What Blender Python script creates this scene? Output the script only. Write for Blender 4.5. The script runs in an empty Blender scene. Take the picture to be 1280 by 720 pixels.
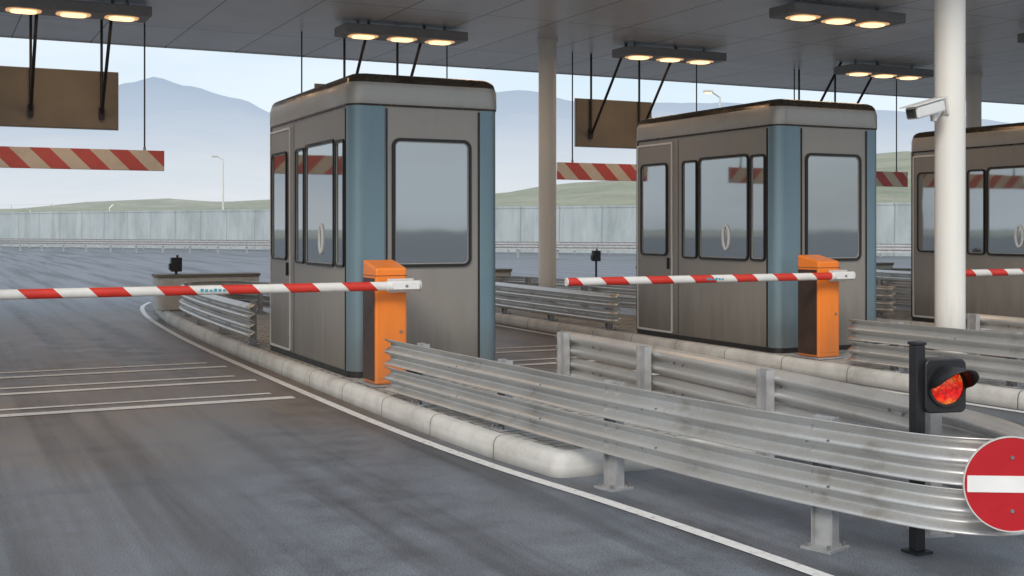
import bpy, math, random, bmesh
from mathutils import Vector, noise
random.seed(4)
S=bpy.context.scene
S.view_settings.view_transform='Standard'
S.view_settings.look='None'
S.view_settings.exposure=0
COL=S.collection

# ------------------------------------------------------------------ materials
def nt(name):
    m=bpy.data.materials.new(name); m.use_nodes=True
    n=m.node_tree.nodes; l=m.node_tree.links
    return m,n,l,n['Principled BSDF']
def ramp(n,pts):
    r=n.new('ShaderNodeValToRGB'); e=r.color_ramp.elements
    e[0].position=pts[0][0]; e[0].color=(*pts[0][1],1)
    e[1].position=pts[-1][0]; e[1].color=(*pts[-1][1],1)
    for p,c in pts[1:-1]:
        x=e.new(p); x.color=(*c,1)
    return r
def math_(n,l,op,a,b=None,c=None):
    m=n.new('ShaderNodeMath'); m.operation=op
    for i,v in enumerate((a,b,c)):
        if v is None: continue
        if isinstance(v,(int,float)): m.inputs[i].default_value=v
        else: l.new(v,m.inputs[i])
    return m.outputs[0]
def mixc(n,l,f,a,b,mode='MIX'):
    m=n.new('ShaderNodeMix'); m.data_type='RGBA'; m.blend_type=mode
    for idx,v in ((0,f),(6,a),(7,b)):
        if isinstance(v,(int,float)): m.inputs[idx].default_value=v
        elif isinstance(v,tuple): m.inputs[idx].default_value=(*v,1)
        else: l.new(v,m.inputs[idx])
    return m.outputs[2]
def noise_(n,l,vec,scale,detail=6,rough=.55,sc=None):
    t=n.new('ShaderNodeTexNoise'); t.inputs['Scale'].default_value=scale
    t.inputs['Detail'].default_value=detail; t.inputs['Roughness'].default_value=rough
    if sc:
        mp=n.new('ShaderNodeMapping'); mp.inputs['Scale'].default_value=sc
        l.new(vec,mp.inputs[0]); vec=mp.outputs[0]
    l.new(vec,t.inputs['Vector']); return t.outputs['Fac']
def pos(n): return n.new('ShaderNodeNewGeometry').outputs['Position']
def maprange(n,l,v,a,b,c=0,d=1,smooth=False):
    m=n.new('ShaderNodeMapRange'); l.new(v,m.inputs[0])
    if smooth: m.interpolation_type='SMOOTHSTEP'
    for i,x in enumerate((a,b,c,d)): m.inputs[i+1].default_value=x
    return m.outputs[0]
def bump(n,l,b,h,strength=.2,dist=.01):
    bp=n.new('ShaderNodeBump'); bp.inputs['Strength'].default_value=strength
    bp.inputs['Distance'].default_value=dist
    l.new(h,bp.inputs['Height']); l.new(bp.outputs[0],b.inputs['Normal'])
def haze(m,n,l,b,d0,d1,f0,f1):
    """aerial haze painted into the material as emission, thickening with world distance from the toll plaza"""
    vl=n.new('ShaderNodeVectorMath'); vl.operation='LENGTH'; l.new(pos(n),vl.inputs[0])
    e=n.new('ShaderNodeEmission'); e.inputs[0].default_value=(.66,.72,.78,1)  # pale haze colour, emitted by the surface itself
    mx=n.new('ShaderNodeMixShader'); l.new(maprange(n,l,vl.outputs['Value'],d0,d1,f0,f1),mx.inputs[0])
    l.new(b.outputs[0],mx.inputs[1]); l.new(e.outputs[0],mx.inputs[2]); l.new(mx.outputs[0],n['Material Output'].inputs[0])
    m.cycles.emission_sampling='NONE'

def simple(name,c,rough=.5,metal=0,var=.15,scale=6,bmp=0,streak=False,rvar=.1,grime=0):
    m,n,l,b=nt(name); p=pos(n)
    f=noise_(n,l,p,scale,5,.6,(1,1,.25) if streak else None)
    lo=tuple(x*(1-var) for x in c); hi=tuple(min(1,x*(1+var)) for x in c)
    r=ramp(n,[(.3,lo),(.7,hi)]); l.new(f,r.inputs[0]); col=r.outputs[0]
    if grime:
        s=n.new('ShaderNodeSeparateXYZ'); l.new(p,s.inputs[0])
        g=noise_(n,l,p,9,5,.65,(1,1,.12))
        lowz=maprange(n,l,math_(n,l,'MULTIPLY_ADD',g,-.7,s.outputs[2]),-.25,.55,grime,0,True)
        col=mixc(n,l,lowz,col,(.12,.105,.085))
        st=maprange(n,l,g,.58,.78,0,.22)
        col=mixc(n,l,st,col,tuple(x*.6 for x in c))
    l.new(col,b.inputs['Base Color'])
    l.new(maprange(n,l,f,.3,.7,max(0,rough-rvar),rough+rvar),b.inputs['Roughness'])
    b.inputs['Metallic'].default_value=metal
    if bmp: bump(n,l,b,noise_(n,l,p,scale*12,3),bmp,.004)
    return m

M={}
M['taupe']=simple('taupe_metal_panel',(.31,.285,.255),.40,.25,.09,2.2,.03,True,.08,.65)
M['roofband']=simple('roof_band_metal',(.35,.335,.31),.38,.3,.10,3,.02,True)
M['roofcap']=simple('roof_cap_bronze',(.085,.067,.050),.24,.65,.25,5)
M['blue']=simple('blue_grey_pillar',(.165,.25,.295),.36,.22,.08,2.5,.02,True,.08,.55)
M['rubber']=simple('black_rubber',(.014,.013,.013),.5,0,.2)
M['black']=simple('black_plastic',(.018,.018,.02),.42,0,.2)
M['alu']=simple('aluminium_trim',(.70,.68,.64),.4,.3,.08)
M['orange']=simple('orange_paint',(.90,.235,.025),.36,0,.08,4,.02,True,.1,.4)
M['orangedark']=simple('dark_cabinet_side',(.05,.026,.018),.45,0,.25)
M['white']=simple('white_paint',(.80,.79,.77),.45,0,.06,5)
M['cream']=simple('column_cream_paint',(.80,.78,.73),.5,0,.05,1.5,.02,True,.1,.5)
M['fixt']=simple('light_housing',(.30,.305,.31),.5,.15,.1)
M['sign']=simple('sign_back_brown',(.20,.175,.14),.6,.1,.14,2.5)
M['red']=simple('red_paint',(.46,.007,.014),.4,0,.06)
M['cable']=simple('steel_cable',(.06,.065,.07),.5,.5,.1)
M['bolt']=simple('bolt_steel',(.3,.3,.3),.45,.8,.2)
M['logo']=simple('teal_label',(.05,.32,.42),.5)

def galv():
    m,n,l,b=nt('galvanised_steel'); p=pos(n)
    f=noise_(n,l,p,1.4,5,.6); g=noise_(n,l,p,60,2,.5)
    st=noise_(n,l,p,3.0,5,.65,(1.6,1.6,.6))
    r=ramp(n,[(.25,(.50,.49,.47)),(.5,(.60,.595,.575)),(.75,(.67,.67,.66))]); l.new(f,r.inputs[0])
    r2=ramp(n,[(.35,(.94,.94,.94)),(.65,(1,1,1))]); l.new(g,r2.inputs[0])
    r3=ramp(n,[(.30,(.62,.56,.48)),(.42,(1,1,1))]); l.new(st,r3.inputs[0])
    c=mixc(n,l,1.,r.outputs[0],r2.outputs[0],'MULTIPLY'); c=mixc(n,l,.55,c,r3.outputs[0],'MULTIPLY')
    l.new(c,b.inputs['Base Color']); b.inputs['Metallic'].default_value=.6
    l.new(maprange(n,l,f,.3,.7,.30,.42),b.inputs['Roughness'])
    return m
M['galv']=galv()
M['galvd']=simple('weathered_post_steel',(.44,.44,.44),.48,.5,.2,8)

def glass():
    m,n,l,b=nt('window_glass'); p=pos(n)
    b.inputs['Base Color'].default_value=(.085,.092,.095,1)
    b.inputs['Roughness'].default_value=.05
    g=n.new('ShaderNodeBsdfGlossy'); g.inputs['Color'].default_value=(.74,.79,.81,1); g.inputs['Roughness'].default_value=.03
    mx=n.new('ShaderNodeMixShader'); mx.inputs[0].default_value=.40
    bp=n.new('ShaderNodeBump'); bp.inputs['Strength'].default_value=.03; bp.inputs['Distance'].default_value=.02
    l.new(noise_(n,l,p,1.5,2),bp.inputs['Height']); l.new(bp.outputs[0],g.inputs['Normal'])
    l.new(b.outputs[0],mx.inputs[1]); l.new(g.outputs[0],mx.inputs[2])
    l.new(mx.outputs[0],n['Material Output'].inputs[0])
    return m
M['glass']=glass()

def stripes(name,period,ca,cb,k=1.0,phase=0.,dirt=.3):
    m,n,l,b=nt(name); p=pos(n)
    s=n.new('ShaderNodeSeparateXYZ'); l.new(p,s.inputs[0])
    a=math_(n,l,'MULTIPLY_ADD',s.outputs[2],k,s.outputs[0])
    a=math_(n,l,'ADD',a,phase)
    f=math_(n,l,'FRACT',math_(n,l,'DIVIDE',a,period))
    t=math_(n,l,'GREATER_THAN',f,.5)
    c=mixc(n,l,t,ca,cb)
    d=ramp(n,[(.3,(1-dirt,1-dirt,1-dirt*1.1)),(.6,(1,1,1))]); l.new(noise_(n,l,p,7,6,.65),d.inputs[0])
    l.new(mixc(n,l,1.,c,d.outputs[0],'MULTIPLY'),b.inputs['Base Color']); b.inputs['Roughness'].default_value=.42
    return m
M['arm']=stripes('barrier_arm_stripes',.5,(.80,.78,.74),(.68,.04,.025),1.0,.1,.15)
M['bar']=stripes('height_bar_stripes',.54,(.84,.74,.62),(.72,.13,.11),1.0,.1,.12)

def emis(name,c,s):
    m,n,l,b=nt(name); b.inputs['Base Color'].default_value=(*c,1)
    b.inputs['Emission Color'].default_value=(*c,1); b.inputs['Emission Strength'].default_value=s
    m.cycles.emission_sampling='NONE'
    return m
M['lamp']=emis('lamp_glow',(1,.64,.33),2.0)
M['lampring']=emis('lamp_reflector_glow',(1,.60,.30),.55)
def redlens():
    m,n,l,b=nt('red_signal_lens')
    v=n.new('ShaderNodeTexVoronoi'); v.inputs['Scale'].default_value=70; l.new(pos(n),v.inputs['Vector'])
    g=noise_(n,l,pos(n),14,2)
    r=ramp(n,[(.35,(.75,.01,.01)),(.5,(1,.06,.02)),(.7,(1,.42,.08))]); l.new(g,r.inputs[0])
    l.new(r.outputs[0],b.inputs['Emission Color']); b.inputs['Base Color'].default_value=(.5,.01,.01,1)
    l.new(maprange(n,l,v.outputs[0],0,.6,1.1,.35),b.inputs['Emission Strength']); b.inputs['Roughness'].default_value=.2
    m.cycles.emission_sampling='NONE'
    return m
M['lens']=redlens()

def asphalt():
    m,n,l,b=nt('asphalt'); p=pos(n)
    s=n.new('ShaderNodeSeparateXYZ'); l.new(p,s.inputs[0])
    big=noise_(n,l,p,.35,4,.6); mid=noise_(n,l,p,2.6,7,.72); fine=noise_(n,l,p,110,2,.7)
    tr=noise_(n,l,p,1.0,4,.6,(1.9,.08,1))
    wob=math_(n,l,'MULTIPLY_ADD',big,6.,s.outputs[1])
    f1=maprange(n,l,wob,9.5,14.,0,1,True); f2=maprange(n,l,wob,21.,30.,1,0,True)
    ap=math_(n,l,'MULTIPLY',f1,f2)
    c=mixc(n,l,ap,(.142,.157,.178),(.168,.130,.102))
    r=ramp(n,[(.3,(.60,.60,.60)),(.5,(1,1,1)),(.7,(1.35,1.34,1.31))]); l.new(mid,r.inputs[0])
    c=mixc(n,l,.9,c,r.outputs[0],'MULTIPLY')
    r=ramp(n,[(.37,(.36,.34,.33)),(.53,(1,1,1)),(.7,(1.12,1.12,1.12))]); l.new(tr,r.inputs[0])
    c=mixc(n,l,.8,c,r.outputs[0],'MULTIPLY')
    r=ramp(n,[(.3,(.45,.45,.45)),(.7,(1.55,1.55,1.55))]); l.new(fine,r.inputs[0])
    c=mixc(n,l,1.,c,r.outputs[0],'MULTIPLY')
    v=n.new('ShaderNodeTexVoronoi'); v.inputs['Scale'].default_value=2.2; l.new(p,v.inputs['Vector'])
    dr=math_(n,l,'MULTIPLY',maprange(n,l,v.outputs['Distance'],.02,.10,.6,0),maprange(n,l,big,.45,.6,0,1))
    c=mixc(n,l,dr,c,(.03,.03,.032))
    l.new(c,b.inputs['Base Color'])
    l.new(maprange(n,l,mid,.3,.7,.40,.62),b.inputs['Roughness'])
    bump(n,l,b,fine,.35,.006)
    return m
M['asphalt']=asphalt()
def kerbm():
    m,n,l,b=nt('kerb_concrete'); p=pos(n)
    s=n.new('ShaderNodeSeparateXYZ'); l.new(p,s.inputs[0])
    f=noise_(n,l,p,2.2,8,.68)
    r=ramp(n,[(.25,(.36,.345,.31)),(.5,(.56,.545,.51)),(.72,(.67,.66,.63))]); l.new(f,r.inputs[0])
    fr=math_(n,l,'FRACT',s.outputs[1]); j=math_(n,l,'LESS_THAN',fr,.012)
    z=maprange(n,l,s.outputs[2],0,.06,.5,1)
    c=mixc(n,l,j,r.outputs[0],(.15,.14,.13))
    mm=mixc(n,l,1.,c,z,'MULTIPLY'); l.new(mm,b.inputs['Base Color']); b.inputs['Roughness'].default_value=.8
    bump(n,l,b,noise_(n,l,p,50,3),.3,.005)
    return m
M['kerb']=kerbm()
def pavers():
    m,n,l,b=nt('concrete_pavers'); p=pos(n)
    t=n.new('ShaderNodeTexBrick'); t.inputs['Scale'].default_value=1
    t.inputs['Brick Width'].default_value=.22; t.inputs['Row Height'].default_value=.11
    t.inputs['Mortar Size'].default_value=.007; t.inputs['Color1'].default_value=(.50,.49,.46,1)
    t.inputs['Color2'].default_value=(.39,.38,.36,1); t.inputs['Mortar'].default_value=(.10,.095,.09,1)
    l.new(p,t.inputs['Vector'])
    r=ramp(n,[(.3,(.66,.63,.58)),(.6,(1,1,1))]); l.new(noise_(n,l,p,3,6,.7),r.inputs[0])
    l.new(mixc(n,l,1.,t.outputs[0],r.outputs[0],'MULTIPLY'),b.inputs['Base Color']); b.inputs['Roughness'].default_value=.85
    bump(n,l,b,math_(n,l,'SUBTRACT',1.,t.outputs[1]),.5,.006)
    return m
M['paver']=pavers()
def roadpaint():
    m,n,l,b=nt('worn_road_paint'); p=pos(n)
    r=ramp(n,[(.33,(.26,.25,.24)),(.43,(.70,.68,.65)),(.7,(.80,.79,.77))]); l.new(noise_(n,l,p,18,8,.75),r.inputs[0])
    l.new(r.outputs[0],b.inputs['Base Color']); b.inputs['Roughness'].default_value=.7
    return m
M['paint']=roadpaint()
def canopym():
    m,n,l,b=nt('canopy_panels'); p=pos(n)
    s=n.new('ShaderNodeSeparateXYZ'); l.new(p,s.inputs[0])
    fx=math_(n,l,'LESS_THAN',math_(n,l,'FRACT',math_(n,l,'DIVIDE',s.outputs[0],1.2)),.018)
    fy=math_(n,l,'LESS_THAN',math_(n,l,'FRACT',math_(n,l,'DIVIDE',s.outputs[1],3.1)),.006)
    j=math_(n,l,'MAXIMUM',fx,fy)
    ix=math_(n,l,'FLOOR',math_(n,l,'DIVIDE',s.outputs[0],1.2)); iy=math_(n,l,'FLOOR',math_(n,l,'DIVIDE',s.outputs[1],3.1))
    w=n.new('ShaderNodeTexWhiteNoise'); w.noise_dimensions='2D'
    cv=n.new('ShaderNodeCombineXYZ'); l.new(ix,cv.inputs[0]); l.new(iy,cv.inputs[1]); l.new(cv.outputs[0],w.inputs['Vector'])
    br=maprange(n,l,w.outputs[0],0,1,.94,1.03)
    c=mixc(n,l,1.,(.80,.83,.86),br,'MULTIPLY')
    r=ramp(n,[(.3,(.88,.88,.88)),(.6,(1,1,1))]); l.new(noise_(n,l,p,1.2,5),r.inputs[0])
    c=mixc(n,l,1.,c,r.outputs[0],'MULTIPLY')
    c=mixc(n,l,j,c,(.14,.15,.16)); l.new(c,b.inputs['Base Color'])
    b.inputs['Roughness'].default_value=.34; b.inputs['Metallic'].default_value=.1
    return m
M['canopy']=canopym()
def wallm():
    m,n,l,b=nt('retaining_wall_concrete'); p=pos(n)
    s=n.new('ShaderNodeSeparateXYZ'); l.new(p,s.inputs[0])
    r=ramp(n,[(.3,(.24,.29,.30)),(.5,(.35,.40,.415)),(.7,(.43,.48,.49))]); l.new(noise_(n,l,p,.6,8,.72,(1,1,.35)),r.inputs[0])
    j=math_(n,l,'LESS_THAN',math_(n,l,'FRACT',math_(n,l,'DIVIDE',s.outputs[1],2.4)),.03)
    c=mixc(n,l,math_(n,l,'MULTIPLY',j,.6),r.outputs[0],(.15,.16,.17))
    st=maprange(n,l,noise_(n,l,p,1.6,4,.6,(1,1,.08)),.5,.7,0,.4)
    c=mixc(n,l,st,c,(.20,.20,.18)); l.new(c,b.inputs['Base Color'])
    b.inputs['Roughness'].default_value=.9
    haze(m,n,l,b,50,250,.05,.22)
    return m
M['wall']=wallm()
def grass():
    m,n,l,b=nt('dry_grass'); p=pos(n)
    r=ramp(n,[(.3,(.08,.10,.06)),(.45,(.17,.19,.10)),(.6,(.27,.265,.17)),(.72,(.33,.30,.23))]); l.new(noise_(n,l,p,.12,9,.8),r.inputs[0])
    l.new(r.outputs[0],b.inputs['Base Color']); b.inputs['Roughness'].default_value=1
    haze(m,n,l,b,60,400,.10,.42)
    return m
M['grass']=grass()
def mount():
    m,n,l,b=nt('hazy_mountain'); p=pos(n)
    s=n.new('ShaderNodeSeparateXYZ'); l.new(p,s.inputs[0])
    f=noise_(n,l,p,.004,8,.68)
    r=ramp(n,[(.38,(.07,.11,.16)),(.62,(.26,.29,.32))]); l.new(f,r.inputs[0])
    l.new(r.outputs[0],b.inputs['Base Color']); b.inputs['Roughness'].default_value=1
    e=n.new('ShaderNodeEmission')  # valley haze painted onto the slopes as emission, stronger low down
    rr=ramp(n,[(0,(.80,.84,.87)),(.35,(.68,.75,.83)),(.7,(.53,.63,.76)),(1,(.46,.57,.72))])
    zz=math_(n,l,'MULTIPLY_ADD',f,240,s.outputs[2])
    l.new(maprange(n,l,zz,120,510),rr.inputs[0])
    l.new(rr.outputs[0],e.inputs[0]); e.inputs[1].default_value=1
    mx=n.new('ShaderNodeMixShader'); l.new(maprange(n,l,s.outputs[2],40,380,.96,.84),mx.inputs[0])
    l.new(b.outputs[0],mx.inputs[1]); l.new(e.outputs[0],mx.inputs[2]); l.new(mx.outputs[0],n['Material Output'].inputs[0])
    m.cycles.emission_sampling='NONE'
    return m
M['mount']=mount()

# ------------------------------------------------------------------ geometry helpers
def empty(name,loc=(0,0,0)):
    e=bpy.data.objects.new(name,None); e.location=loc; e.empty_display_size=.2; COL.objects.link(e); return e
def obj(name,v,f,mat,parent=None,smooth=False,bevel=0,mi=None,auto=None):
    me=bpy.data.meshes.new(name); me.from_pydata([tuple(x) for x in v],[],f)
    mats=mat if isinstance(mat,list) else [mat]
    for k in mats: me.materials.append(M[k])
    if mi:
        for i,q in enumerate(me.polygons): q.material_index=mi[i]
    me.validate(); me.update()
    o=bpy.data.objects.new(name,me); COL.objects.link(o)
    if parent: o.parent=parent
    bm=bmesh.new(); bm.from_mesh(me); bmesh.ops.recalc_face_normals(bm,faces=bm.faces); bm.to_mesh(me); bm.free()
    if smooth:
        for q in me.polygons: q.use_smooth=True
        me.set_sharp_from_angle(angle=math.radians(auto or 40))
    if bevel:
        b=o.modifiers.new('b','BEVEL'); b.width=bevel; b.segments=2; b.limit_method='ANGLE'
    return o
def box(name,x0,x1,y0,y1,z0,z1,mat,parent=None,bevel=0):
    v=[(x,y,z) for z in (z0,z1) for x,y in ((x0,y0),(x1,y0),(x1,y1),(x0,y1))]
    f=[(3,2,1,0),(4,5,6,7),(0,1,5,4),(1,2,6,5),(2,3,7,6),(3,0,4,7)]
    return obj(name,v,f,mat,parent,bevel=bevel)
def rod(name,p0,p1,r,mat,parent=None,seg=12,r1=None):
    p0=Vector(p0); p1=Vector(p1); d=(p1-p0).normalized()
    a=d.orthogonal().normalized(); b=d.cross(a); r1=r if r1 is None else r1
    v=[];f=[]
    for p,rr in ((p0,r),(p1,r1)):
        for i in range(seg):
            t=2*math.pi*i/seg; v.append(p+a*math.cos(t)*rr+b*math.sin(t)*rr)
    for i in range(seg):
        j=(i+1)%seg; f.append((i,j,seg+j,seg+i))
    f.append(tuple(range(seg))[::-1]); f.append(tuple(range(seg,2*seg)))
    return obj(name,v,f,mat,parent,smooth=True)
def rr(u0,u1,v0,v1,r,seg=6):
    pts=[]
    rs=r if isinstance(r,(list,tuple)) else [r]*4
    for (cu,cv,a0,rad) in ((u1,v0,-90,rs[0]),(u1,v1,0,rs[1]),(u0,v1,90,rs[2]),(u0,v0,180,rs[3])):
        sx=-1 if cu==u1 else 1; sy=-1 if cv==v1 else 1
        for i in range(seg+1):
            a=math.radians(a0+90*i/seg)
            pts.append((cu+sx*rad+rad*math.cos(a),cv+sy*rad+rad*math.sin(a)))
    return pts
def prism(name,pts,z0,z1,mat,parent=None,smooth=True,bevel=0):
    n=len(pts); v=[(x,y,z0) for x,y in pts]+[(x,y,z1) for x,y in pts]
    f=[(i,(i+1)%n,n+(i+1)%n,n+i) for i in range(n)]+[tuple(range(n))[::-1],tuple(range(n,2*n))]
    return obj(name,v,f,mat,parent,smooth=smooth,bevel=bevel,auto=30)
class Fr: # planar frame on a wall
    def __init__(s,o,u,n): s.o=Vector(o); s.u=Vector(u); s.n=Vector(n)
    def P(s,u,v,w): return s.o+s.u*u+Vector((0,0,v))+s.n*w
def plate(name,F,pts,w0,w1,mat,parent,bevel=0):
    n=len(pts); v=[F.P(a,b,w0) for a,b in pts]+[F.P(a,b,w1) for a,b in pts]
    f=[(i,(i+1)%n,n+(i+1)%n,n+i) for i in range(n)]+[tuple(range(n))[::-1],tuple(range(n,2*n))]
    return obj(name,v,f,mat,parent,smooth=True,bevel=bevel,auto=30)
def ring(name,F,po,pi,w0,w1,mat,parent):
    n=len(po); v=[]
    for pts,w in ((po,w0),(po,w1),(pi,w1),(pi,w0)): v+=[F.P(a,b,w) for a,b in pts]
    f=[]
    for k in range(3):
        for i in range(n):
            j=(i+1)%n; f.append((k*n+i,k*n+j,(k+1)*n+j,(k+1)*n+i))
    return obj(name,v,f,mat,parent,smooth=True,auto=30)
def catmull(P,n=8):
    P=[Vector(p) for p in P]; out=[]
    Q=[P[0]*2-P[1]]+P+[P[-1]*2-P[-2]]
    for i in range(1,len(Q)-2):
        a,b,c,d=Q[i-1:i+3]
        for k in range(n):
            t=k/n
            out.append(.5*((2*b)+(c-a)*t+(2*a-5*b+4*c-d)*t*t+(3*b-a-3*c+d)*t**3))
    out.append(P[-1]); return out
def wprofile(z0,h,depth=.056,N=28):
    pr=[]
    for i in range(N+1):
        t=i/N; o=.5-.5*math.cos(4*math.pi*t); o=min(1,o*1.12)
        pr.append((o*depth,z0+t*h))
    return pr
def sweep(name,path,profile,mat,parent,side=1,solid=.004):
    v=[];f=[];m=len(profile)
    for i,p in enumerate(path):
        a=path[max(0,i-1)]; b=path[min(len(path)-1,i+1)]; t=(b-a).normalized()
        nn=Vector((t.y,-t.x))*side
        for o,z in profile: v.append((p.x+nn.x*o,p.y+nn.y*o,z))
    for i in range(len(path)-1):
        for j in range(m-1): f.append((i*m+j,(i+1)*m+j,(i+1)*m+j+1,i*m+j+1))
    o=obj(name,v,f,mat,parent,smooth=True,auto=60)
    s=o.modifiers.new('s','SOLIDIFY'); s.thickness=solid; s.offset=0
    return o

# ------------------------------------------------------------------ ground / road
def sheet(name,pts,z,mat,parent=None):
    return obj(name,[(x,y,z) for x,y in pts],[tuple(range(len(pts)))],mat,parent)
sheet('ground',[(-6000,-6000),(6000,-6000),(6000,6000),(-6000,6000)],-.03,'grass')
W=[(-40,190),(-12,143),(6.4,114),(21,90.5),(36.7,67),(48.9,50.5),(75,14),(100,-20)]
road=sheet('road',[(-300,-700),(400,-700),(400,-40)]+[(100.3,-40)]+[(x+.3,y+.2) for x,y in W[::-1]]+[(-300,190)],0,'asphalt')

def strip(name,path,w,z,mat,parent=None):
    v=[];f=[]
    for i,p in enumerate(path):
        a=path[max(0,i-1)]; b=path[min(len(path)-1,i+1)]; t=(b-a).normalized(); nn=Vector((t.y,-t.x))*w/2
        v+=[(p.x+nn.x,p.y+nn.y,z),(p.x-nn.x,p.y-nn.y,z)]
    for i in range(len(path)-1): f.append((2*i,2*i+1,2*i+3,2*i+2))
    return obj(name,v,f,mat,parent)
marks=empty('road_markings')
DX=[0,4.85,9.66,14.5,19.3]
for i,dx in enumerate(DX):
    p=catmull([(3.50,-6),(3.50,1.5),(3.49,3.2),(3.46,4.2),(3.36,5.5),(3.21,6.8),(3.12,8.5),(3.10,11),(3.11,15),(3.2,18),(3.38,21),(3.7,23.6),(4.1,25.2)],10)
    strip('edge_line',[Vector((q.x+dx,q.y)) for q in p],.08,.004,'paint',marks)
for k,(xa,xb) in enumerate([(-2.5,2.93),(5.5,7.75),(10.3,12.6),(15.1,17.5)]):
    for y,ws in ((10.35,((0,.15),(.34,.08))),(11.7,((0,.13),(.42,.10))),(13.0,((0,.13),(.45,.10)))):
        for d,w_ in ws:
            strip('rumble_line',[Vector((xa,y+d)),Vector((xb-.12*(d>0),y+d))],w_,.004,'paint',marks)

# ------------------------------------------------------------------ traffic islands
def offset(pts,d):
    n=len(pts); out=[]
    for i in range(n):
        a=Vector(pts[i-1]); p=Vector(pts[i]); b=Vector(pts[(i+1)%n])
        t1=(p-a).normalized(); t2=(b-p).normalized()
        t=(t1+t2).normalized(); nn=Vector((-t.y,t.x))
        k=1/max(.5,nn.dot(Vector((-t1.y,t1.x))))
        out.append((p.x+nn.x*d*k,p.y+nn.y*d*k))
    return out
def island(dx):
    c=4.24
    L=[(3.37,6.50),(3.30,7.3),(3.27,9),(3.27,12),(3.28,14),(3.33,17),(3.48,20),(3.72,22.3),(3.95,23.4),(4.24,23.9)]
    L=[(v.x,v.y) for v in catmull(L,6)]
    R_=.10
    arc=[(3.385+R_-R_*math.cos(math.radians(a)),6.36-R_*math.sin(math.radians(a))) for a in range(90,-1,-15)]
    left=arc+L
    right=[(2*c-x,y) for x,y in left[:-1]][::-1]
    pts=(left+right)[::-1]
    e=empty('traffic_island')
    prof=[(0,0),(.003,.085),(.010,.118),(.026,.140),(.05,.15),(.092,.152),(.096,.12)]
    v=[];f=[];n=len(pts)
    for d,z in prof:
        v+=[(x+dx,y,z) for x,y in offset(pts,d)]
    for k in range(len(prof)-1):
        for i in range(n):
            j=(i+1)%n; f.append((k*n+i,k*n+j,(k+1)*n+j,(k+1)*n+i))
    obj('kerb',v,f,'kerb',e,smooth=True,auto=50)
    q=offset(pts,.092)
    obj('paving',[(x+dx,y,.146) for x,y in q],[tuple(range(n))],'paver',e)
    return e
for dx in DX[:4]: island(dx)

# ------------------------------------------------------------------ guardrails
def post(parent,x,y,ztop,zb,ang=0,name='post'):
    c,s=math.cos(ang),math.sin(ang)
    def bx(nm,a0,a1,b0,b1,z0,z1,mat):
        v=[(x+a*c-b*s,y+a*s+b*c,z) for z in (z0,z1) for a,b in ((a0,b0),(a1,b0),(a1,b1),(a0,b1))]
        f=[(3,2,1,0),(4,5,6,7),(0,1,5,4),(1,2,6,5),(2,3,7,6),(3,0,4,7)]
        obj(nm,v,f,mat,parent)
    bx(name,-.005,.005,-.05,.05,zb+.012,ztop,'galvd')
    bx(name+'_flange',-.03,.03,.05,.057,zb+.012,ztop-.002,'galvd')
    bx(name+'_flange',-.03,.03,-.057,-.05,zb+.012,ztop-.002,'galvd')
    bx(name+'_base',-.085,.085,-.08,.08,zb,zb+.012,'galvd')
    for a in (-.065,.065):
        for b in (-.06,.06):
            px=x+a*c-b*s; py=y+a*s+b*c
            rod('bolt',(px,py,zb+.012),(px,py,zb+.032),.011,'bolt',parent,6)
def rail(path,posts,name='guardrail',side=1,ztop=.6,n=10):
    e=empty(name)
    P=catmull(path,n)
    sweep('upper_beam',P,wprofile(ztop-.205,.205),'galv',e,side)
    sweep('lower_beam',P,wprofile(ztop-.41,.19),'galv',e,side)
    for (x,y,zb,a) in posts: post(e,x,y,ztop+.005,zb,a)
    acc=0
    for i in range(1,len(P)):
        acc+=(P[i]-P[i-1]).length
        if acc>1.15:
            acc=0; t=(P[i]-P[i-1]).normalized(); nn=Vector((t.y,-t.x))*side
            for zc in (ztop-.1025,ztop-.315):
                for dd in (-.02,.02):
                    q=P[i]+t*dd*3
                    rod('splice_bolt',(q.x,q.y,zc+dd*.3),(q.x+nn.x*.014,q.y+nn.y*.014,zc+dd*.3),.009,'bolt',e,8)
    return e
U=[(3.31,9.04),(3.36,8.0),(3.42,7.0),(3.48,6.1),(3.61,4.9),(3.74,4.2),(3.88,3.74),(4.12,3.54),(4.36,3.68),(4.54,4.1),(4.68,4.8),(4.82,6.1),(4.93,7.5),(4.98,9.12)]
R=[(3.33,13.35),(3.35,15),(3.42,17),(3.56,18.8),(3.85,19.6),(4.24,19.75),(4.63,19.6),(4.92,18.8),(5.06,17),(5.13,15),(5.15,13.35)]
for i,dx in enumerate(DX[:4]):
    ps=[(3.43,8.5,.15,0),(3.50,7.2,.15,0),(3.57,5.9,0,.15),(3.79,4.35,0,.3),(4.88,8.9,.15,0),(4.83,7.55,.15,0),(4.72,5.97,0,-.1),(4.44,4.33,0,-.3)]
    rail([(x+dx,y) for x,y in U],[(x+dx,y,z,a) for x,y,z,a in ps],side=-1,ztop=.618)
    ps=[(3.42,13.8,.15,0),(3.44,15.5,.15,0),(3.5,17.2,.15,0),(3.68,18.9,.15,0),(5.06,13.8,.15,0),(5.04,15.5,.15,0),(4.98,17.2,.15,0),(4.8,18.9,.15,0)]
    rail([(x+dx,y) for x,y in R],[(x+dx,y,z,a) for x,y,z,a in ps],side=-1,ztop=.65,n=6)

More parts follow.
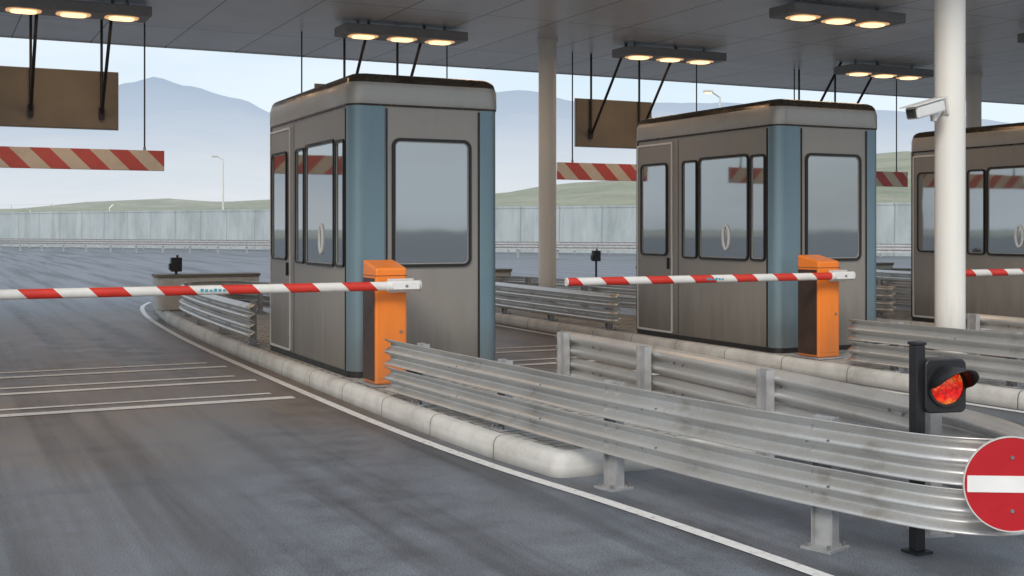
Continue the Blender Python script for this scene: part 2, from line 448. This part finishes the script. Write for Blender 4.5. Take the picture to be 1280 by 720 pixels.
# ------------------------------------------------------------------ toll booths
def booth(dx,dy=0):
    e=empty('toll_booth',(3.45+dx,10.3+dy,.15))
    Wd,Ln=1.5,2.92; H=2.50
    body=rr(.008,Wd-.008,.008,Ln-.008,.13,6)
    prism('plinth',rr(-.006,Wd+.006,-.006,Ln+.006,.14),0,.05,'rubber',e)
    prism('walls',body,.0,H,'taupe',e)
    for nm,x0,x1,y0,y1,rs in (('corner_pillar_1',0,.335,0,.165,[.02,.02,.02,.13]),('corner_pillar_2',Wd-.215,Wd,0,.165,[.13,.02,.02,.02]),
                           ('corner_pillar_3',0,.2,Ln-.10,Ln,[.02,.02,.09,.02]),('corner_pillar_4',Wd-.2,Wd,Ln-.165,Ln,[.02,.13,.02,.02])):
        prism(nm,rr(x0,x1,y0,y1,rs,8),.052,H,'blue' if not nm.endswith('3') else 'roofcap',e)
    prof=[(.006,H-.012,1),(-.010,H-.01,1),(-.014,H+.006,0),(-.016,H+.03,0),(-.014,H+.16,0),(-.002,H+.205,1),(.0,H+.21,1),(.008,H+.24,1),(.03,H+.268,1),(.07,H+.288,1),(.15,H+.30,1)]
    v=[];f=[];mi=[];n=None
    for d,z,m in prof:
        pts=rr(d,Wd-d,d,Ln-d,max(.03,.15-d*.6),8); n=len(pts); v+=[(x,y,z) for x,y in pts]
    for k in range(len(prof)-1):
        for i in range(n):
            j=(i+1)%n; f.append((k*n+i,k*n+j,(k+1)*n+j,(k+1)*n+i)); mi.append(prof[k][2])
    f.append(tuple(range((len(prof)-1)*n,len(prof)*n))); mi.append(1)
    obj('roof',v,f,['roofband','roofcap'],e,smooth=True,mi=mi,auto=50)
    F=Fr((0,.008,0),(1,0,0),(0,-1,0))
    B=Fr((Wd,Ln-.008,0),(-1,0,0),(0,1,0))
    Lf=Fr((.008,0,0),(0,1,0),(-1,0,0))
    Rf=Fr((Wd-.008,0,0),(0,1,0),(1,0,0))
    def gasket(Fx,u,z0=.055,z1=H-.03,w=.014,mat='rubber',d=.011): plate('gasket',Fx,[(u-w/2,z0),(u+w/2,z0),(u+w/2,z1),(u-w/2,z1)],0,d,mat,e)
    def window(Fx,u0,u1,z0,z1,r=.07,fw=.026,nm='window',w=0):
        o=rr(u0,u1,z0,z1,r); i_=rr(u0+fw,u1-fw,z0+fw,z1-fw,max(.01,r-fw))
        ring(nm+'_frame',Fx,o,i_,w,w+.022,'rubber',e)
        fo=fw-.001; fi=fw+.010
        ring(nm+'_bead',Fx,rr(u0+fo,u1-fo,z0+fo,z1-fo,max(.01,r-fo)),rr(u0+fi,u1-fi,z0+fi,z1-fi,max(.008,r-fi)),w,w+.012,'roofband',e)
        plate(nm+'_glass',Fx,rr(u0+fw*.6,u1-fw*.6,z0+fw*.6,z1-fw*.6,max(.01,r-fw*.6)),w,w+.005,'glass',e)
    gasket(F,.343); gasket(F,Wd-.223)
    window(F,.395,1.195,1.0,2.20,.08,.028)
    gasket(Lf,.172)
    window(Lf,.195,.46,1.0,2.19,.05,.022); window(Lf,.49,1.46,.995,2.21,.07,.026); window(Lf,1.49,1.80,1.0,2.19,.05,.022)
    o=rr(2.02,2.83,.06,2.44,.02,2); i_=rr(2.045,2.805,.085,2.415,.012,2)
    ring('door_frame',Lf,o,i_,0,.014,'alu',e)
    plate('door',Lf,rr(2.052,2.798,.09,2.408,.01,2),0,.008,'taupe',e)
    window(Lf,2.12,2.73,1.02,2.19,.07,.024,'door_window',.008)
    plate('door_handle',Lf,rr(2.09,2.11,.86,1.0,.009,3),.008,.035,'black',e)
    plate('panel_seam',Lf,[(1.90,.06),(1.906,.06),(1.906,2.46),(1.90,2.46)],0,.003,'rubber',e)
    def ell(a,b,cu,cv): return [(cu+a*math.cos(2*math.pi*k/28),cv+b*math.sin(2*math.pi*k/28)) for k in range(28)]
    ring('speech_ring',Lf,ell(.068,.150,.92,1.26),ell(.044,.126,.92,1.26),.004,.02,'white',e)
    window(Rf,.195,.46,1.0,2.19,.05,.022); window(Rf,.49,1.46,.995,2.21,.07,.026); window(Rf,1.49,1.80,1.0,2.19,.05,.022)
    gasket(Rf,.172)
    window(B,.3,1.2,1.0,2.2,.08,.028)
    for x,z in ((.37,.12),(.37,2.42),(1.255,.12),(1.255,2.42)):
        rod('rivet',(x,.012,z),(x,.002,z),.006,'bolt',e,8)
    return e
for dx in DX[:4]: booth(dx)

# ------------------------------------------------------------------ boom barriers
def barrier(dx,armlen):
    e=empty('boom_barrier')
    x0,x1,y0,y1=3.44+dx,3.73+dx,9.62,9.95
    box('base_plate',x0-.03,x1+.03,y0-.03,y1+.03,.152,.166,'galvd',e)
    z=.166; zb=1.235; zf=1.17
    pr=[(y0,z),(y1,z),(y1,zb),(y0,zf)]
    v=[(x,y,zz) for x in (x0,x1) for y,zz in pr]
    f=[(0,1,2,3),(7,6,5,4),(0,4,5,1),(1,5,6,2),(2,6,7,3),(3,7,4,0)]
    obj('cabinet',v,f,'orange',e,bevel=.02)
    box('cabinet_side_panel',x0-.006,x0,y0+.02,y1-.02,z+.03,zf-.09,'orangedark',e)
    box('lid_seam',x0-.002,x1+.002,y0-.002,y1+.002,zf-.070,zf-.065,'orangedark',e)
    box('door_panel',x0+.03,x1-.03,y0-.004,y0,z+.05,.88,'orange',e,.002)
    rod('lock',(x1-.06,y0-.004,.62),(x1-.06,y0-.016,.62),.012,'bolt',e)
    za=1.02; ya=9.50
    rod('drive_shaft',(3.64+dx,y0,za),(3.64+dx,ya+.03,za),.035,'alu',e,16)
    box('arm_clamp',3.52+dx,3.76+dx,ya+.036,ya+.056,za-.06,za+.06,'alu',e,.006)
    box('arm_clamp_front',3.54+dx,3.78+dx,ya-.052,ya-.040,za-.03,za+.03,'white',e,.004)
    xs=[3.50+dx-armlen,3.50+dx]
    def tube(nm,xa,xb,ry,rz,mat):
        N=20; v=[];f=[]
        for x in (xa,xb):
            for i in range(N):
                t=2*math.pi*i/N; v.append((x,ya+ry*math.cos(t),za+rz*math.sin(t)))
        for i in range(N):
            j=(i+1)%N; f.append((i,j,N+j,N+i))
        f.append(tuple(range(N))[::-1]); f.append(tuple(range(N,2*N)))
        obj(nm,v,f,mat,e,smooth=True)
    tube('arm',xs[0],xs[1],.028,.038,'arm')
    tube('arm_root',xs[1],3.79+dx,.034,.044,'white')
    tube('arm_end_cap',3.79+dx,3.805+dx,.036,.047,'alu')
    tube('arm_tip',xs[0]-.012,xs[0],.029,.040,'white')
    for k in range(6):
        x=1.93+dx+k*.035
        box('label_mark',x,x+.024,ya-.0295,ya-.0285,za-.012,za+.012-(k%3)*.004,'logo',e)
    rod('arm_rivet',(3.66+dx,ya-.052,za),(3.66+dx,ya-.058,za),.012,'bolt',e)
    return e
barrier(0,3.4); barrier(DX[1],3.1); barrier(DX[2],3.1); barrier(DX[3],3.1)

# ------------------------------------------------------------------ canopy + columns
can=empty('canopy')
YN=7.4  # unseen near edge, drawn back to let more light under the canopy
box('soffit',-14,44,YN,20.6,4.6,4.66,'canopy',can)
box('fascia',-14.02,44.02,20.6,20.66,4.585,5.15,'canopy',can)
box('fascia_near',-14.02,44.02,YN-.06,YN,4.585,5.15,'canopy',can)
box('deck',-14,44,YN,20.6,5.0,5.05,'fixt',can)
def column(x,y):
    e=empty('canopy_column',(x,y,0))
    rod('shaft',(0,0,.15),(0,0,4.6),.145,'cream',e,40)
    rod('collar',(0,0,4.55),(0,0,4.598),.17,'cream',e,40)
    rod('foot_plate',(0,0,.15),(0,0,.175),.24,'galvd',e,24)
for x in (-.6,9.08,18.7,28.3):
    for y in (8.6,17.1): column(x,y)

def fixture(x,y,light=True):
    e=empty('ceiling_light',(x,y,4.39))
    box('housing',-.98,.98,-.28,.28,0,.14,'fixt',e,.015)
    for s in (-.7,.7):
        rod('stem',(s,0,.14),(s,0,.21),.02,'fixt',e)
    for k in (-.62,0,.62):
        prism('reflector',[(k+a,b) for a,b in rr(-.22,.22,-.19,.19,.14,6)],-.008,0,'lampring',e)
        prism('lamp',[(k+a,b) for a,b in rr(-.16,.16,-.13,.13,.10,6)],-.026,-.008,'lamp',e)
    if light:
        ld=bpy.data.lights.new('lamp_light','AREA'); ld.shape='RECTANGLE'; ld.size=1.6; ld.size_y=.25; ld.energy=18; ld.color=(1,.68,.42)
        lo=bpy.data.objects.new('lamp_light',ld); COL.objects.link(lo); lo.parent=e; lo.location=(0,0,-.05)
for x in (1.75,6.45,11.3,16.1):
    for y in (16.85,12.7,8.6): fixture(x,y,y>9 and x<12)

# ------------------------------------------------------------------ height bars / overhead signs
for (xa,xb) in ((-.1,3.15),(4.95,8.0),(9.8,13.0),(14.7,17.9)):
    e=empty('height_restriction_bar')
    box('bar',xa,xb,18.06,18.12,2.37,2.67,'bar',e,.006)
    for x in (xa+.3,xb-.28):
        rod('cable',(x,18.09,2.67),(x,18.09,4.6),.012,'cable',e,8)
        rod('eye',(x,18.09,2.66),(x,18.09,2.72),.02,'bolt',e,8)
for (xa,xb,s1,s2) in ((.80,2.50,1.31,2.27),(5.5,7.1,5.96,6.86),(10.22,11.78,10.5,11.5),(14.9,16.4,15.15,16.05)):
    e=empty('overhead_sign')
    box('board',xa,xb,18.16+.0,18.22,2.97,3.80,'sign',e,.008)
    box('board_rim',xa-.012,xb+.012,18.17,18.21,2.958,3.812,'fixt',e)
    for s in (s1,s2):
        rod('hanger',(s,18.13,3.1),(s,18.13,4.6),.02,'black',e,10)
        rod('brace',(s,16.95,4.6),(s,18.10,3.2),.024,'black',e,10)
        box('bracket',s-.04,s+.04,18.12,18.16,3.12,3.28,'black',e)

# ------------------------------------------------------------------ no entry sign
def no_entry():
    e=empty('no_entry_sign',(3.99,3.45,.455))
    e.rotation_euler=(0,0,math.radians(-30))
    F=Fr((0,0,0),(1,0,0),(0,-1,0))
    def circ(r): return [(r*math.cos(2*math.pi*k/64),r*math.sin(2*math.pi*k/64)) for k in range(64)]
    plate('disc',F,circ(.193),-.004,.0,'red',e)
    ring('rim',F,circ(.197),circ(.192),-.008,.003,'alu',e)
    plate('bar',F,rr(-.180,.180,-.034,.034,.004,3),0,.0025,'white',e)
    for z in (-.11,.11): rod('rivet',(0,0,z),(0,-.006,z),.008,'bolt',e,10)
    box('bracket',-.02,.02,.008,.09,-.14,.14,'galvd',e)
no_entry()

# ------------------------------------------------------------------ traffic light
def tlight():
    e=empty('traffic_light',(4.12,4.10,0))
    box('pole',-.027,.027,-.027,.027,.01,.965,'black',e,.006)
    box('pole_cap',-.031,.031,-.031,.031,.965,.98,'black',e,.004)
    box('foot',-.05,.05,-.05,.05,0,.012,'black',e)
    box('bracket',.02,.06,-.02,.02,.70,.86,'black',e)
    a=math.radians(-14)
    F=Fr((.110,-.07,.775),(math.cos(a),math.sin(a),0),(math.sin(a),-math.cos(a),0))
    plate('housing',F,rr(-.105,.105,-.125,.125,.03),-.10,0,'black',e,.006)
    def circ(r,n=40): return [(r*math.cos(2*math.pi*k/n),r*math.sin(2*math.pi*k/n)) for k in range(n)]
    ring('bezel',F,circ(.096),circ(.084),0,.015,'black',e)
    v=[];f=[];N=32;K=6
    for k in range(K):
        r=.084*math.cos(k/K*math.pi/2); w=.004+.022*math.sin(k/K*math.pi/2)
        v+=[F.P(r*math.cos(2*math.pi*i/N),r*math.sin(2*math.pi*i/N),w) for i in range(N)]
    v.append(F.P(0,0,.026))
    for k in range(K-1):
        for i in range(N):
            j=(i+1)%N; f.append((k*N+i,k*N+j,(k+1)*N+j,(k+1)*N+i))
    for i in range(N): f.append(((K-1)*N+i,(K-1)*N+(i+1)%N,K*N))
    obj('lens',v,f,'lens',e,smooth=True)
    v=[];f=[];A=[math.radians(-15+210*i/24) for i in range(25)]
    for w_ in (0,1):
        for a_ in A:
            ln=.013+ (.17*max(0,math.sin(a_)*.9+.1)**.6 if w_ else -.005)
            v.append(F.P(.096*math.cos(a_),.096*math.sin(a_),ln))
    n=len(A)
    for i in range(n-1): f.append((i,i+1,n+i+1,n+i))
    o=obj('visor',v,f,'black',e,smooth=True); s=o.modifiers.new('s','SOLIDIFY'); s.thickness=.005
tlight()

# rear concrete blocks and small signal units
for i,dx in enumerate(DX[:4]):
    e=empty('concrete_block',(4.28+dx,20.5,.15))
    prism('block',rr(-.86,.86,-.3,.3,.12),0,.55,'kerb',e,bevel=.02)
    prism('cap',rr(-.88,.88,-.32,.32,.13),.55,.60,'sign',e)
def small_signal(x,y):
    e=empty('traffic_signal_unit',(x,y,.15))
    rod('pole',(0,0,0),(0,0,.66),.025,'black',e)
    box('housing',-.09,.09,-.06,.06,.64,.88,'black',e,.012)
    box('visor',-.12,-.09,-.05,.05,.67,.78,'black',e,.01)
    rod('top',(.02,0,.88),(.02,0,.92),.02,'black',e)
small_signal(3.76,20.45); small_signal(13.45,23.0); small_signal(DX[1]+3.7,20.45)

# ------------------------------------------------------------------ CCTV
def cctv():
    e=empty('security_camera',(8.60,8.42,2.66)); e.rotation_euler=(0,math.radians(-14),math.radians(6)) 
    box('body',-.24,.17,-.075,.075,-.06,.055,'white',e,.018)
    box('sunshield',-.29,.18,-.09,.09,.062,.074,'white',e,.003)
    box('front_glass',-.246,-.24,-.055,.055,-.045,.04,'glass',e)
    rod('joint',(.06,0,-.06),(.06,0,-.13),.03,'alu',e)
    rod('arm',(.06,0,-.12),(.36,.10,-.04),.022,'white',e)
    box('wall_mount',.33,.36,.04,.18,-.12,.06,'alu',e)
cctv()

# ------------------------------------------------------------------ far wall, fence, rail, lamps
def alongW(step):
    out=[]
    for a,b in zip(W[:-1],W[1:]):
        a=Vector(a); b=Vector(b); n=max(1,int((b-a).length/step))
        for k in range(n): out.append(a.lerp(b,k/n))
    return out
NW=Vector((.835,.55))
we=empty('concrete_wall')
v=[];f=[]
for (x,y) in W:
    h=2.6 if y>130 else 2.9
    for o,z in ((0,0),(.05,h),(.05-.04,h+.003),(.01,h+.13),(.45,h+.13),(.45,0)): v.append((x+NW.x*o,y+NW.y*o,z))
for i in range(len(W)-1):
    for j in range(5): f.append((i*6+j,(i+1)*6+j,(i+1)*6+j+1,i*6+j+1))
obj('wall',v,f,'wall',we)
fe=empty('wire_fence')
v=[];f=[]
for p in alongW(5):
    q=p+NW*.3
    b=len(v)
    for z in (3.0,3.7):
        for a,c in ((-.02,-.02),(.02,-.02),(.02,.02),(-.02,.02)): v.append((q.x+a,q.y+c,z))
    f+=[(b,b+1,b+5,b+4),(b+1,b+2,b+6,b+5),(b+2,b+3,b+7,b+6),(b+3,b,b+4,b+7)]
obj('fence_posts',v,f,'galvd',fe)
for z in (3.4,3.68):
    for a,b in zip(W[:-1],W[1:]):
        rod('wire',(a[0]+NW.x*.3,a[1]+NW.y*.3,z),(b[0]+NW.x*.3,b[1]+NW.y*.3,z),.006,'galvd',fe,5)
def farrail(off,pts,ymax):
    ge=empty('guardrail')
    GP=[Vector(p)-NW*off for p in pts]
    sweep('upper_beam',GP,wprofile(.45,.3,.06,14),'galvd',ge,-1)
    v=[];f=[]
    for p in alongW(2.2):
        if p.y>ymax: continue
        q=p-NW*(off-.1); b=len(v)
        for z in (0,.78):
            for a,c in ((-.05,-.05),(.05,-.05),(.05,.05),(-.05,.05)): v.append((q.x+a,q.y+c,z))
        f+=[(b,b+1,b+5,b+4),(b+1,b+2,b+6,b+5),(b+2,b+3,b+7,b+6),(b+3,b,b+4,b+7),(b+4,b+5,b+6,b+7)]
    obj('posts',v,f,'galvd',ge)
farrail(3.,W,999); farrail(14.,W[2:],114)

CT,ST=.8969,.4423
def cam2w(px,D):
    xc=(px-640)/1480*D; return xc*CT+D*ST, -xc*ST+D*CT
def lamp(px,D,h,arm):
    x,y=cam2w(px,D); e=empty('street_lamp',(x,y,0))
    rod('pole',(0,0,0),(0,0,h),.10,'alu',e,12,.05)
    rod('arm',(0,0,h),(arm,0,h+.25),.04,'alu',e,8)
    box('head',min(arm,arm*1.9),max(arm,arm*1.9),-.14,.14,h+.2,h+.34,'alu',e,.03)
    box('lens',min(arm*1.1,arm*1.8),max(arm*1.1,arm*1.8),-.1,.1,h+.17,h+.2,'lamp' if px>600 else 'white',e)
lamp(279,98,7.3,-.5); lamp(900,60,8.2,-.5); lamp(38,108,3.2,-.2); lamp(137,106,3.4,.2)

# hills behind wall
v=[];f=[]
ss=alongW(4); T=[.5,3,6,10,15,22,30,40,52,65,80,100,125,160,220,380]
for i,p in enumerate(ss):
    a=4.4+6.0*max(0,min(1,(p.x-2)/32)); 
    for t in T:
        q=p+NW*t; tt=min(1,t/125); sm=tt*tt*(3-2*tt)
        nz=noise.fractal(Vector((q.x*.03,q.y*.03,0)),1,2,5)*1.8*min(1,t/30)+noise.fractal(Vector((q.x*.2,q.y*.2,3)),.6,2,4)*.5*min(1,t/20)
        v.append((q.x,q.y,2.6+a*sm+nz*(.3+.5*sm)+.3*min(1,t/10)))
m=len(T)
for i in range(len(ss)-1):
    for j in range(m-1): f.append((i*m+j,(i+1)*m+j,(i+1)*m+j+1,i*m+j+1))
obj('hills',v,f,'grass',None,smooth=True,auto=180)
# mountains
tab=[(-1600,60),(-900,90),(-300,150),(-80,165),(0,167),(60,174),(120,172),(165,186),(195,193),(235,184),(300,168),(340,150),(420,140),(520,150),(600,172),(650,178),(720,165),(800,168),(900,160),(1000,150),(1150,150),(1400,130),(2200,100),(3600,60)]
def ridge(px):
    for (a,ya),(b,yb) in zip(tab[:-1],tab[1:]):
        if a<=px<=b: 
            t=(px-a)/(b-a); t=t*t*(3-2*t); return ya+(yb-ya)*t
    return 60
v=[];f=[]; PX=[-1500+12*i for i in range(400)]; RD=[1400,1600,1800,2000,2200,2400,2600,2750,2900,3000,3100,3250,3500,4200]
for px in PX:
    for r in RD:
        g=max(0,1-abs(r-3000)/1750)**1.15
        x,y=cam2w(px,r)
        h=ridge(px)*3000/1480*g
        nf=noise.fractal(Vector((x*.0022,y*.0022,1)),.8,2.1,8)
        h+=nf*46*(g if r<2900 else .30)
        v.append((x,y,h-4))
m=len(RD)
for i in range(len(PX)-1):
    for j in range(m-1): f.append((i*m+j,(i+1)*m+j,(i+1)*m+j+1,i*m+j+1))
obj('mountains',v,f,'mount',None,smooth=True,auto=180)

# ------------------------------------------------------------------ world, sun, camera
w=bpy.data.worlds.new('World'); S.world=w; w.use_nodes=True
n=w.node_tree.nodes; l=w.node_tree.links; bg=n['Background']
sky=n.new('ShaderNodeTexSky'); sky.sky_type='NISHITA'; sky.sun_disc=False
EL,AZ=math.radians(34),math.radians(222)
sky.sun_elevation=EL; sky.sun_rotation=AZ; sky.dust_density=2.0; sky.air_density=1.0
tc=n.new('ShaderNodeTexCoord')
mp=n.new('ShaderNodeMapping'); mp.inputs['Scale'].default_value=(1,1,3.5); l.new(tc.outputs['Generated'],mp.inputs[0])
cn=n.new('ShaderNodeTexNoise'); cn.inputs['Scale'].default_value=2.6; cn.inputs['Detail'].default_value=8; l.new(mp.outputs[0],cn.inputs['Vector'])
cr=n.new('ShaderNodeValToRGB'); cr.color_ramp.elements[0].position=.34; cr.color_ramp.elements[0].color=(.45,.45,.45,1); cr.color_ramp.elements[1].position=.62; cr.color_ramp.elements[1].color=(.94,.94,.94,1)
l.new(cn.outputs['Fac'],cr.inputs[0])
mx=n.new('ShaderNodeMix'); mx.data_type='RGBA'; l.new(cr.outputs[0],mx.inputs[0]); l.new(sky.outputs[0],mx.inputs[6]); mx.inputs[7].default_value=(6.3,6.9,7.5,1)
l.new(mx.outputs[2],bg.inputs[0]); bg.inputs[1].default_value=.145
sd=bpy.data.lights.new('sun','SUN'); sd.energy=1.7; sd.angle=math.radians(18); sd.color=(1,.94,.86)
so=bpy.data.objects.new('sun',sd); COL.objects.link(so)
dirv=Vector((math.sin(AZ)*math.cos(EL),math.cos(AZ)*math.cos(EL),math.sin(EL)))
so.rotation_euler=dirv.to_track_quat('Z','Y').to_euler()

cd=bpy.data.cameras.new('camera'); cd.sensor_width=36; cd.lens=1480/1280*36; cd.shift_y=-73/1280; cd.clip_end=20000; cd.clip_start=.05
co=bpy.data.objects.new('camera',cd); COL.objects.link(co); co.location=(0,0,1.5)
co.rotation_euler=(math.radians(90),0,-math.atan2(730,1480))
S.camera=co
